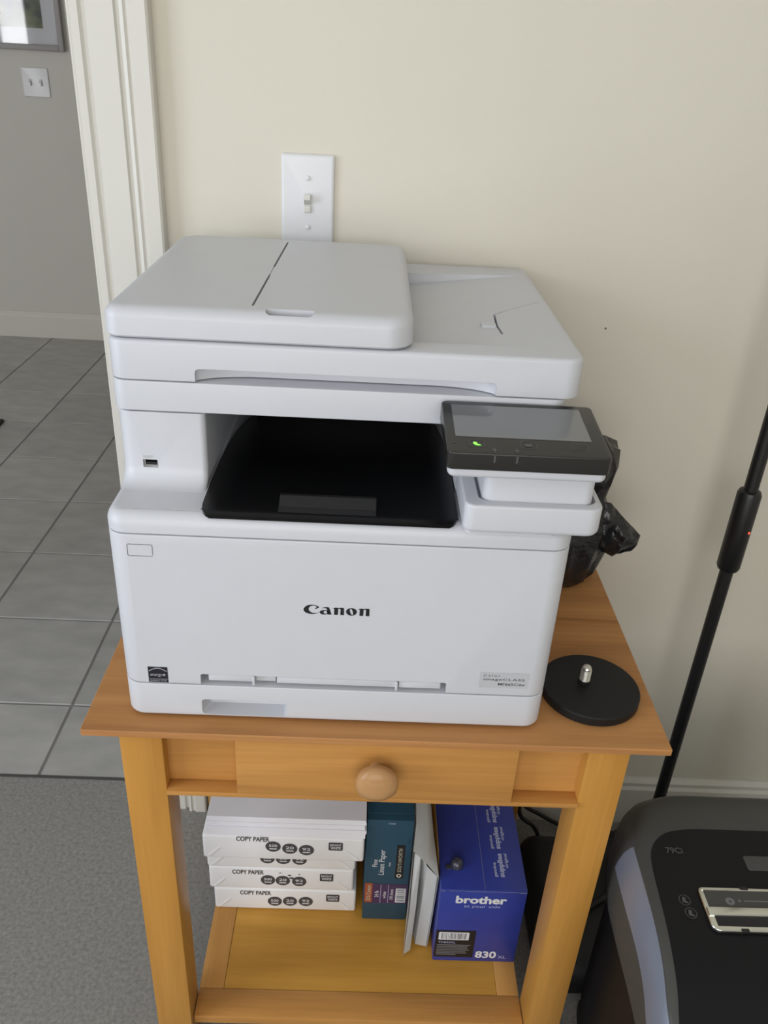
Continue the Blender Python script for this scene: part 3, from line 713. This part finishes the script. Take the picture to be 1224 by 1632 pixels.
# ================================================================== things on the shelf
def ream(name_label, x0, x1, yf, z0, h, words, dots, box_, cropped=False):
    t = thing('paper_ream', name_label, 'paper ream', ((x0 + x1) / 2, yf + 0.14, z0), 'wrapped reams of copy paper on the shelf')
    bm = bmesh.new()
    zz0, zz1 = z0 + 0.0004, z0 + h - 0.0004
    rbox(bm, x0, x1, yf, yf + 0.281, zz0, zz1, r=0.004, rt=0.004, rb=0.003, seg=3, fs=3)
    obj('wrapper', bm, M['paper'], t)
    zm = (zz0 + zz1) / 2
    for s, xe in ((1, x0), (-1, x1)):                       # folded end flaps: a triangle each, a hair proud
        b = bmesh.new()
        tri = [(xe + s * 0.006, zz0 + 0.004), (xe + s * 0.024, zz0 + 0.0235), (xe + s * 0.0275, zz0 + 0.0235), (xe + s * 0.013, zz0 + 0.004)]
        loft(b, [[(x, yf - 0.0003 - (0.0006 if i in (0, 1) else 0), z) for i, (x, z) in enumerate(tri)], [(x, yf + 0.001, z) for x, z in tri]])
        obj('end_fold', b, M['paper'], t, smooth=0)
    Fm = FF(0, yf - 0.0005, 0)
    if words:
        wx, wz = words
        text('COPY PAPER', FF(wx, yf - 0.0005, wz), 0.0485, 0.0096, 'wrapper_words', M['rink'], t, bold=0.022)
    for (dx, dz), wd in zip(dots, ('500', '20', '92')):
        d = flat('wrapper_badge', ell(dx, dz, 0.0112, 0.0110), Fm, M['rink'], t)
        text(wd, FF(dx, yf - 0.0008, dz + 0.0022), 0.0120, 0.0058, 'badge_number', M['lettw'], d, bold=0.01)
        flat('badge_line', rect(dx - 0.0055, dx + 0.0055, dz - 0.0055, dz - 0.0035), FF(0, yf - 0.0008, 0), M['lettw'], d)
    if box_:
        bx_, bz_ = box_
        d = flat('wrapper_badge', rr(bx_ - 0.0105, bx_ + 0.0105, bz_ - 0.0085, bz_ + 0.0085, 0.002, 3), Fm, M['rink'], t)
        text('BRIGHT', FF(bx_, yf - 0.0008, bz_ + 0.0035), 0.0165, 0.0042, 'badge_words', M['lettw'], d, bold=0.01)
        text('WHITE', FF(bx_, yf - 0.0008, bz_ - 0.0028), 0.0150, 0.0052, 'badge_words', M['lettw'], d, bold=0.02)
    return t
ream('white ream of copy paper lying directly on the shelf, bottom of the stack', -0.2050, 0.0180, -0.298, SZ, 0.049, (-0.140, 0.1395), [(-0.110, 0.1205), (-0.086, 0.1215), (-0.061, 0.1220)], (-0.0185, 0.1320))
r2 = ream('white ream of copy paper with a torn wrapper, second from the shelf', -0.2110, 0.0130, -0.298, SZ + 0.049, 0.049, (-0.1505, 0.1880), [(-0.120, 0.1710), (-0.097, 0.1705), (-0.0715, 0.1695)], (-0.029, 0.1805))
b = bmesh.new()
for cx, cz, s_ in ((-0.0865, 0.1835, 0.0030), (-0.0835, 0.1775, 0.0045), (-0.101, 0.1885, 0.002), (-0.0715, 0.1865, 0.0018)):
    poly(b, [(cx + s_ * (0.6 + 0.5 * rng.random()) * math.cos(k * 1.047), cz + s_ * 0.7 * (0.5 + 0.6 * rng.random()) * math.sin(k * 1.047)) for k in range(6)], FF(0, -0.2990, 0))
obj('wrapper_tear', b, M['rink'], r2, smooth=0)
ream('white ream of copy paper half hidden by the ream above, third from the shelf', -0.2125, 0.0150, -0.298, SZ + 0.098, 0.049, None, [(-0.120, 0.2205), (-0.096, 0.2200), (-0.071, 0.2195)], None)
ream('white ream of copy paper carrying the loose sheets, topmost wrapped ream', -0.2115, 0.0260, -0.321, SZ + 0.147, 0.049, (-0.1375, 0.2905), [(-0.108, 0.2760), (-0.0835, 0.2725), (-0.059, 0.2705)], (-0.016, 0.2800))
ls = thing('loose_paper', 'loose white sheets stacked on top of the wrapped reams under the drawer', 'paper', (-0.09, -0.18, SZ + 0.196))
z = SZ + 0.1963
for i, (h, dx, dy) in enumerate(((0.011, 0.0, 0.0), (0.007, 0.0015, -0.001), (0.009, -0.001, 0.0005), (0.006, 0.001, 0.001), (0.006, 0.0, -0.0005))):
    obj('sheets', BX(-0.2025 + dx, 0.0265 + dx, -0.3195 + dy, -0.0425 + dy, z, z + h - 0.0004), M['sheet'], ls, smooth=0)
    z += h

lb = thing('linen_paper_box', 'teal cardboard box of linen paper standing upright beside the copy paper', 'box', (0.065, -0.17, SZ))
lx0, lx1, ly, lz1 = 0.0290, 0.0975, -0.310, 0.327
obj('carton', BX(lx0, lx1, ly, ly + 0.262, SZ + 0.0004, lz1 - 0.0012, bev=0.0012), M['teal'], lb)
obj('carton_lid', BX(lx0 - 0.0004, lx1 + 0.0004, ly + 0.012, ly + 0.2624, lz1 - 0.0012, lz1, bev=0.0005), M['teal'], lb)
Fl = FF(0, ly - 0.0003, 0)
VT = lambda x, z: frame((x, ly - 0.0006, z), (0, 0, 1), (-1, 0, 0))      # words running upwards
bnd = flat('print_band', rect(lx0 + 0.0005, lx1 - 0.0005, 0.1400, 0.1850), Fl, M['purple'], lb)
org = flat('print_band', rect(lx0 + 0.002, lx0 + 0.0135, 0.1420, 0.1870), FF(0, ly - 0.0005, 0), M['orange'], lb)
text('25% Cotton', frame((lx0 + 0.0078, ly - 0.0008, 0.164), (0, 0, 1), (-1, 0, 0)), 0.036, 0.0065, 'carton_words', M['gold'], lb)
text('24 lb', VT(lx0 + 0.0205, 0.162), 0.015, 0.0060, 'carton_words', M['lettw'], lb)
text('white', VT(lx0 + 0.0325, 0.160), 0.016, 0.0050, 'carton_words', M['lettw'], lb)
text('100 sheets', VT(lx0 + 0.0435, 0.162), 0.024, 0.0050, 'carton_words', M['lettw'], lb)
for xx in (lx0 + 0.0262, lx0 + 0.0380):
    flat('band_line', rect(xx, xx + 0.0007, 0.1410, 0.1840), FF(0, ly - 0.0005, 0), M['lettl'], lb)
bc = flat('barcode', rect(lx0 + 0.0500, lx0 + 0.0655, 0.1430, 0.1760), FF(0, ly - 0.0005, 0), M['lettw'], lb)
b = bmesh.new(); z = 0.146
while z < 0.173:
    t_ = rng.choice((0.0006, 0.001, 0.0016)); poly(b, rect(lx0 + 0.0515, lx0 + 0.0640, z, z + t_), FF(0, ly - 0.0007, 0)); z += t_ + rng.choice((0.0008, 0.0013, 0.002))
obj('bars', b, M['greyprint'], bc, smooth=0)
text('Fine', VT(lx0 + 0.0150, 0.2330), 0.0160, 0.0075, 'carton_words', M['lettw'], lb)
text('Linen Paper', VT(lx0 + 0.0265, 0.2350), 0.0560, 0.0115, 'carton_words', M['lettw'], lb)
text('from', VT(lx0 + 0.0370, 0.2310), 0.0085, 0.0038, 'carton_words', M['lettw'], lb)
pp = flat('print_panel', rect(lx0 + 0.0465, lx0 + 0.0590, 0.1990, 0.2740), Fl, M['ink'], lb)
text('SOUTHWORTH', VT(lx0 + 0.0525, 0.2405), 0.0520, 0.0058, 'panel_words', M['gold'], pp, space=1.2)
flat('panel_emblem', ell(lx0 + 0.0525, 0.2060, 0.0038, 0.0042), FF(0, ly - 0.0006, 0), M['gold'], pp, holes=[ell(lx0 + 0.0525, 0.2060, 0.0018, 0.0022)])
text('100', frame(((lx0 + lx1) / 2 + 0.002, ly - 0.0004, 0.3195), (1, 0, 0), (0, 0, 1)), 0.0100, 0.0035, 'carton_words', M['lettl'], lb)

# white envelope: an open sleeve standing on edge, its mouth towards the viewer
ev = thing('white_envelope', 'white padded envelope standing on edge with its open end showing, beside the teal box', 'envelope', (0.115, -0.22, SZ))
bm = bmesh.new()
def sheet(bm, *rows, th=0.0012):
    """strip through two or more polylines, given thickness"""
    V = [[bm.verts.new(p) for p in r] for r in rows]
    fs = [bm.faces.new((a[i], a[i + 1], b[i + 1], b[i])) for a, b in zip(V[:-1], V[1:]) for i in range(len(a) - 1)]
    bmesh.ops.solidify(bm, geom=fs, thickness=th)
z0 = SZ + 0.0014
# outline of the sleeve at the mouth, just inside it, and at the far end (left bottom, left side, left top, top, right top, right side, right bottom)
mouth = [(0.0920, -0.374, z0), (0.0950, -0.366, 0.200), (0.0965, -0.340, 0.298), (0.1160, -0.352, 0.288), (0.1345, -0.362, 0.270), (0.1325, -0.360, 0.190), (0.1300, -0.357, z0)]
mid = [(0.0995, -0.312, z0), (0.1000, -0.312, 0.205), (0.1010, -0.306, 0.318), (0.1140, -0.306, 0.312), (0.1275, -0.306, 0.300), (0.1270, -0.306, 0.200), (0.1260, -0.306, z0)]
far = [(0.1020, -0.080, z0), (0.1020, -0.080, 0.205), (0.1030, -0.080, 0.338), (0.1110, -0.080, 0.336), (0.1200, -0.080, 0.330), (0.1200, -0.080, 0.205), (0.1200, -0.080, z0)]
sheet(bm, mouth, mid, far)
obj('sleeve', bm, M['env'], ev, smooth=60)
bm = bmesh.new()
sheet(bm, [(0.0940, -0.3690, z0 + 0.001), (0.0968, -0.362, 0.200), (0.0990, -0.338, 0.292)], [(0.1040, -0.3620, z0 + 0.001), (0.1065, -0.358, 0.200), (0.1075, -0.342, 0.288)], [(0.1075, -0.325, z0 + 0.001), (0.1110, -0.325, 0.200), (0.1110, -0.330, 0.284)],
      [(0.1120, -0.352, z0 + 0.001), (0.1150, -0.352, 0.195), (0.1170, -0.352, 0.282)], [(0.1285, -0.355, z0 + 0.001), (0.1310, -0.357, 0.190), (0.1325, -0.358, 0.268)], th=0.0008)
obj('gusset', bm, M['env'], ev, smooth=0)
mn = bmesh.new()
sheet(mn, [(0.1350, -0.335, z0), (0.1353, -0.340, 0.18), (0.1358, -0.352, 0.266), (0.1330, -0.340, 0.303)], [(0.1270, -0.085, z0), (0.1275, -0.085, 0.18), (0.1280, -0.085, 0.27), (0.1265, -0.085, 0.345)], th=0.0008)
tag(obj('manila_envelope', mn, M['manila'], base=(0.13, -0.22, SZ), smooth=0), 'yellow manila envelope on edge between the white envelope and the blue carton', 'envelope')

br = thing('toner_box', 'dark blue toner cartridge carton with white lettering at the end of the shelf', 'box', (0.2, -0.22, SZ))
bx0, bx1, by, bz1 = 0.1375, 0.2622, -0.376, 0.265
obj('carton', BX(bx0, bx1, by, by + 0.33, SZ + 0.0004, bz1, bev=0.0015), M['blue'], br)
Fb = FF(0, by - 0.0003, 0)
b = bmesh.new()
for (xa, xb, t_) in ((bx0 + 0.001, bx0 + 0.006, 0.0016), (bx0 + 0.012, bx0 + 0.035, 0.0007), (bx0 + 0.033, bx0 + 0.068, 0.0011), (bx0 + 0.068, bx1 - 0.010, 0.0008), (bx1 - 0.010, bx1 - 0.001, 0.0022)):
    poly(b, rect(xa, xb, bz1 - 0.0022 - t_, bz1 - 0.0020), Fb)
obj('worn_edge', b, M['blueedge'], br, smooth=0)
obj('top_seam', BX(0.2005, 0.2012, by + 0.002, by + 0.32, bz1 - 0.001, bz1 + 0.0002), M['blueedge'], br, smooth=0)
text('brother', FF(0.1975, by - 0.0004, 0.2440), 0.0740, 0.0165, 'maker_words', M['lettw'], br, bold=0.035)
text('at your side', FF(0.2000, by - 0.0004, 0.2292), 0.0530, 0.0072, 'maker_words', M['lettl'], br)
lbp = flat('label_panel', rect(bx0 + 0.0008, 0.1975, 0.1105, 0.1735), Fb, M['ink'], br)
bl = flat('barcode_label', rr(0.1425, 0.1878, 0.1515, 0.1695, 0.0015, 2), FF(0, by - 0.0005, 0), M['lettw'], lbp)
b = bmesh.new(); x = 0.1465
while x < 0.1835:
    t_ = rng.choice((0.0005, 0.0009, 0.0014)); poly(b, rect(x, x + t_, 0.1535, 0.1675), FF(0, by - 0.0007, 0)); x += t_ + rng.choice((0.0007, 0.0012, 0.0018))
obj('bars', b, M['greyprint'], bl, smooth=0)
text('TN830XL', FF(0.1560, by - 0.0005, 0.1455), 0.0260, 0.0044, 'label_words', M['lettl'], lbp)
b = bmesh.new()
for i, ww in enumerate((0.050, 0.047, 0.046, 0.049, 0.044, 0.046, 0.030)):
    poly(b, rect(0.1415, 0.1415 + ww, 0.1385 - i * 0.0038, 0.1405 - i * 0.0038), FF(0, by - 0.0005, 0))
obj('small_print', b, M['greyprint'], lbp, smooth=0)
text('830', FF(0.2170, by - 0.0004, 0.1180), 0.0320, 0.0165, 'model_words', M['lettw'], br, bold=0.03)
text('XL', FF(0.2425, by - 0.0004, 0.1130), 0.0125, 0.0065, 'model_words', M['lettl'], br)
TopM = lambda x, y: frame((x, y, bz1 + 0.0004), (0, 1, 0), (-1, 0, 0))
for i, yy in enumerate((-0.333, -0.284, -0.235, -0.186)):
    text('supplies', TopM(0.2290, yy), 0.0410, 0.0105, 'lid_words', M['lettl'], br, bold=0.04)
    text('original', TopM(0.2375, yy + 0.008), 0.0250, 0.0060, 'lid_words', M['lettl'], br, bold=0.03)
    text('genuine', TopM(0.2195, yy - 0.008), 0.0250, 0.0060, 'lid_words', M['lettl'], br, bold=0.03)
hk = thing('suction_hook', 'small smoky round plastic stud with a tab on top of the blue carton', 'hook', (0.160, -0.332, bz1))
obj('stud', LA([(0.009, 0), (0.0095, 0.003), (0.0085, 0.007), (0.006, 0.0105), (0.003, 0.012), (0.0001, 0.0124)], T(0.1630, -0.336, bz1 + 0.0006), 24), M['smoke'], hk)
obj('tab', BX(0.1460, 0.1560, -0.343, -0.336, bz1 + 0.0006, bz1 + 0.0022, bev=0.0005), M['smoke'], hk)

# ================================================================== floor lamp
lp = thing('floor_lamp', 'slim black floor lamp pole with a switch collar standing by the wall', 'lamp', (0.556, -0.10, 0.0))
obj('base', LA([(0.07, 0.0), (0.07, 0.008), (0.066, 0.012), (0.012, 0.014), (0.0105, 0.02)], T(0.556, -0.10, 0.0005), 40), M['lampblack'], lp)
obj('pole', LA([(0.0100, 0.018), (0.0100, 1.62), (0.009, 1.625), (0.0001, 1.626)], T(0.556, -0.10, 0.0), 24), M['lampblack'], lp)
col_ = obj('switch_collar', LA([(0.0105, 0.650), (0.0150, 0.652), (0.0170, 0.657), (0.0170, 0.778), (0.0150, 0.783), (0.0105, 0.785)], T(0.556, -0.10, 0.0), 32), M['lampblack'], lp)
obj('indicator_light', LA([(0.0017, 0), (0.0017, 0.0008), (0.0001, 0.0012)], T(0.5640, -0.1150, 0.722) @ Matrix.Rotation(math.pi / 2, 4, 'X') @ Matrix.Rotation(0.5, 4, 'Y'), 12), M['redled'], col_)

# ================================================================== paper shredder
sr = thing('paper_shredder', 'black paper shredder with silver side band and chrome feed slot beside the table', 'shredder', (0.52, -0.57, 0.0))
def outline(left, yb, yf, xr, rb_=0.06):
    """closed outline: left boundary points from back to front, mirrored on the right about x = xc"""
    xc = 0.545
    pts = [(x, y) for x, y in left]
    right = [(2 * xc - x, y) for x, y in reversed(left)]
    return pts + right
A = [(0.430, -0.372), (0.400, -0.376), (0.368, -0.388), (0.346, -0.415), (0.333, -0.457), (0.330, -0.51), (0.329, -0.574), (0.327, -0.617), (0.322, -0.664), (0.325, -0.715), (0.345, -0.750), (0.40, -0.765)]
B = [(0.430, -0.395), (0.405, -0.398), (0.372, -0.412), (0.355, -0.438), (0.345, -0.468), (0.343, -0.502), (0.341, -0.559), (0.338, -0.618), (0.334, -0.664), (0.338, -0.705), (0.358, -0.735), (0.41, -0.747)]
Cc = [(0.430, -0.4500), (0.412, -0.4515), (0.386, -0.458), (0.367, -0.475), (0.358, -0.498), (0.354, -0.539), (0.350, -0.599), (0.347, -0.641), (0.342, -0.680), (0.348, -0.710), (0.365, -0.728), (0.415, -0.737)]
def smooth_left(P, n=4):
    out = []
    for i in range(len(P) - 1):
        p0, p1, p2, p3 = [Vector(P[max(0, min(len(P) - 1, k))]) for k in (i - 1, i, i + 1, i + 2)]
        for k in range(n):
            t = k / n
            q = 0.5 * ((2 * p1) + (p2 - p0) * t + (2 * p0 - 5 * p1 + 4 * p2 - p3) * t * t + (3 * p1 - p0 - 3 * p2 + p3) * t ** 3)
            out.append((q.x, q.y))
    out.append(P[-1]); return out
def scaled(P, dx, dy): return [(x + dx, y + (dy if y < -0.6 else -dy if y < -0.44 and False else 0)) for x, y in P]
SA, SB, SC = smooth_left(A), smooth_left(B), smooth_left(Cc)
oA, oB, oC = outline(SA, 0, 0, 0), outline(SB, 0, 0, 0), outline(SC, 0, 0, 0)
oA2 = outline([(x + 0.012, y) for x, y in SA], 0, 0, 0)
def front_drop(p, z0): 
    t = max(0.0, min(1.0, (-0.56 - p[1]) / 0.19)); return z0 - 0.085 * t * t
bm = bmesh.new()
loft(bm, [[(x, y, 0.12) for x, y in oA2], [(x, y, 0.36) for x, y in oA2]])
obj('bin', bm, M['binblack'], sr)
for wx in (0.38, 0.71):
    for wy in (-0.42, -0.70):
        wh = obj('caster', LA([(0.024, -0.012), (0.028, -0.010), (0.028, 0.010), (0.024, 0.012)], T(wx, wy, 0.0285) @ Matrix.Rotation(math.pi / 2, 4, 'Y'), 20), M['matteblack'], sr)
bm = bmesh.new(); box(bm, 0.37, 0.72, -0.71, -0.41, 0.056, 0.121)
obj('underframe', bm, M['binblack'], sr, smooth=0)
bm = bmesh.new()
loft(bm, [[(x, y, 0.3602) for x, y in outline([(x + 0.006, y) for x, y in SA], 0, 0, 0)], [(x, y, 0.395) for x, y in oA], [(x, y, front_drop((x, y), 0.440)) for x, y in oA]], cap=False)
obj('lower_band', bm, M['char'], sr, smooth=60)
def mixo(a, b, t): return [(p[0] * (1 - t) + q[0] * t, p[1] * (1 - t) + q[1] * t) for p, q in zip(a, b)]
nO = len(oA); k0 = 17  # rear of the silver band goes charcoal: its fade in the light, as colour
for nm, mt_, keep in (('silver_band', 'silver', lambda i: k0 <= i < nO - 1 - k0), ('shaded_rear_band', 'char', lambda i: not (k0 <= i < nO - 1 - k0))):
    bm = bmesh.new()
    loft(bm, [[(x, y, front_drop((x, y), z)) for x, y in mixo(oA, oB, t)] for t, z in ((0, 0.440), (0.12, 0.454), (0.4, 0.470), (0.75, 0.481), (1, 0.4855))], cap=False)
    bmesh.ops.delete(bm, geom=[f for k, f in enumerate(bm.faces) if not keep(k % nO)], context='FACES')
    obj(nm, bm, M[mt_], sr, smooth=60)
bm = bmesh.new()
loft(bm, [[(x, y, front_drop((x, y), z)) for x, y in mixo(oB, oC, t)] for t, z in ((0, 0.4855), (0.05, 0.4880), (0.5, 0.4895), (1, 0.4900))], cap=False)
obj('top_shell', bm, M['char'], sr, smooth=60)
# black feed panel: grid filled between mirrored edges so that it can curve down at the front
bm = bmesh.new()
rowsv = []
for (x, y) in SC:
    rowsv.append([bm.verts.new((x + (2 * 0.545 - 2 * x) * k / 8, y, front_drop((x, y), 0.4902))) for k in range(9)])
for a, b_ in zip(rowsv[:-1], rowsv[1:]):
    for k in range(8): bm.faces.new((a[k], a[k + 1], b_[k + 1], b_[k]))
fp = obj('feed_panel', bm, M['shblack'], sr, smooth=60)
# chrome throat with two slots
zt = 0.4905
th = obj('feed_throat', rbox(bmesh.new(), 0.3985, 0.6915, -0.5885, -0.5345, zt, zt + 0.004, r=(0.010, 0.010, 0.006, 0.006), rt=0.0015, rb=0), M['chrome'], sr)
obj('disc_plate', BX(0.4040, 0.6860, -0.5600, -0.5400, zt + 0.0040, zt + 0.0046), M['char'], th, smooth=0)
obj('slot_opening', BX(0.4060, 0.6840, -0.5830, -0.5715, zt + 0.0038, zt + 0.0045), M['ink'], th, smooth=0)
obj('throat_bar', BX(0.4000, 0.6900, -0.5715, -0.5610, zt + 0.0040, zt + 0.0062, bev=0.0008), M['chrome'], th)
obj('throat_rib', BX(0.4020, 0.6880, -0.5395, -0.5375, zt + 0.0040, zt + 0.0052, bev=0.0004), M['chrome'], th)
obj('throat_stop', BX(0.4480, 0.4560, -0.5385, -0.5340, zt + 0.0040, zt + 0.0056), M['ink'], th, smooth=0)
obj('throat_stop', BX(0.4300, 0.4380, -0.5900, -0.5860, zt + 0.0040, zt + 0.0050), M['ink'], th, smooth=0)
TF = lambda x, y, z=zt + 0.0047: frame((x, y, z), (1, 0, 0), (0, 1, 0))
flat('disc_icon', ell(0, 0, 0.0050, 0.0048), TF(0.4300, -0.5530), M['greyprint'], th, holes=[ell(0, 0, 0.0016, 0.0016)])
flat('card_line', rect(0.4460, 0.4740, -0.0006, 0.0006), TF(0, -0.5520), M['greyprint'], th)
flat('card_dot', ell(0, 0, 0.0016, 0.0016, 12), TF(0.4410, -0.5520), M['greyprint'], th)
text('79Ci', TF(0.3895, -0.4835, 0.4912), 0.0200, 0.0085, 'model_words', M['icon'], sr, bold=0.015)
for cx, cy in ((0.3805, -0.5500), (0.3825, -0.5660)):
    s = flat('warning_icon', ell(cx, cy, 0.0065, 0.0068), frame((0, 0, 0.4912), (1, 0, 0), (0, 1, 0)), M['icon'], sr, holes=[ell(cx, cy, 0.0057, 0.0060)])
    flat('icon_mark', [(cx - 0.003, cy - 0.003), (cx + 0.0035, cy - 0.0045), (cx + 0.003, cy - 0.002), (cx + 0.001, cy - 0.001), (cx + 0.002, cy + 0.003), (cx - 0.001, cy + 0.0045), (cx - 0.0025, cy + 0.002)], frame((0, 0, 0.4912), (1, 0, 0), (0, 1, 0)), M['icon'], s)
obj('control_button', RB(0.4700, 0.6200, -0.5080, -0.4880, 0.4900, 0.4915, r=0.003, rt=0.0008, rb=0), M['char'], sr)

# ================================================================== cables by the baseboard
c1 = obj('power_cable', tube(bmesh.new(), [(0.316, -0.024, 0.28), (0.316, -0.026, 0.12), (0.332, -0.034, 0.066), (0.370, -0.038, 0.040), (0.420, -0.042, 0.014), (0.480, -0.046, 0.0045), (0.515, -0.044, 0.0045)], 0.004), M['cable'], base=(0.4, -0.05, 0.0))
tag(c1, 'black power cable sagging past the baseboard behind the table leg', 'cable')
c2 = obj('power_cable', tube(bmesh.new(), [(0.3165, -0.068, 0.26), (0.3165, -0.068, 0.12), (0.323, -0.068, 0.070), (0.350, -0.070, 0.045), (0.366, -0.074, 0.014), (0.374, -0.080, 0.0045), (0.382, -0.086, 0.0045)], 0.004), M['cable'], base=(0.36, -0.09, 0.0))
tag(c2, 'black power cable dropping straight to the carpet behind the blue carton', 'cable')

# ================================================================== low black bag, added partly for the darkness between table and shredder
bgm = bmesh.new()
rng2 = random.Random(11)
def soft(x0, x1, y0, y1, z):
    return [(x + 0.003 * (rng2.random() - 0.5), y + 0.003 * (rng2.random() - 0.5), z + 0.003 * (rng2.random() - 0.5) * (z > 0.01)) for x, y in rr(x0, x1, y0, y1, 0.03, 5)]
loft(bgm, [soft(0.316, 0.515, -0.362, -0.100, 0.001), soft(0.314, 0.520, -0.366, -0.096, 0.020), soft(0.315, 0.518, -0.365, -0.098, 0.050), soft(0.324, 0.508, -0.355, -0.108, 0.066), soft(0.345, 0.49, -0.335, -0.13, 0.072)])
lbg = thing('added_bag', 'low black bag added for the darkness on the carpet between the table and the shredder', 'bag', (0.415, -0.23, 0.0))
obj('bag_body', bgm, M['cable'], lbg, smooth=60)
obj('strap', tube(bmesh.new(), [(0.36, -0.33, 0.073), (0.40, -0.27, 0.080), (0.45, -0.23, 0.078), (0.47, -0.16, 0.076)], 0.005), M['cable'], lbg)
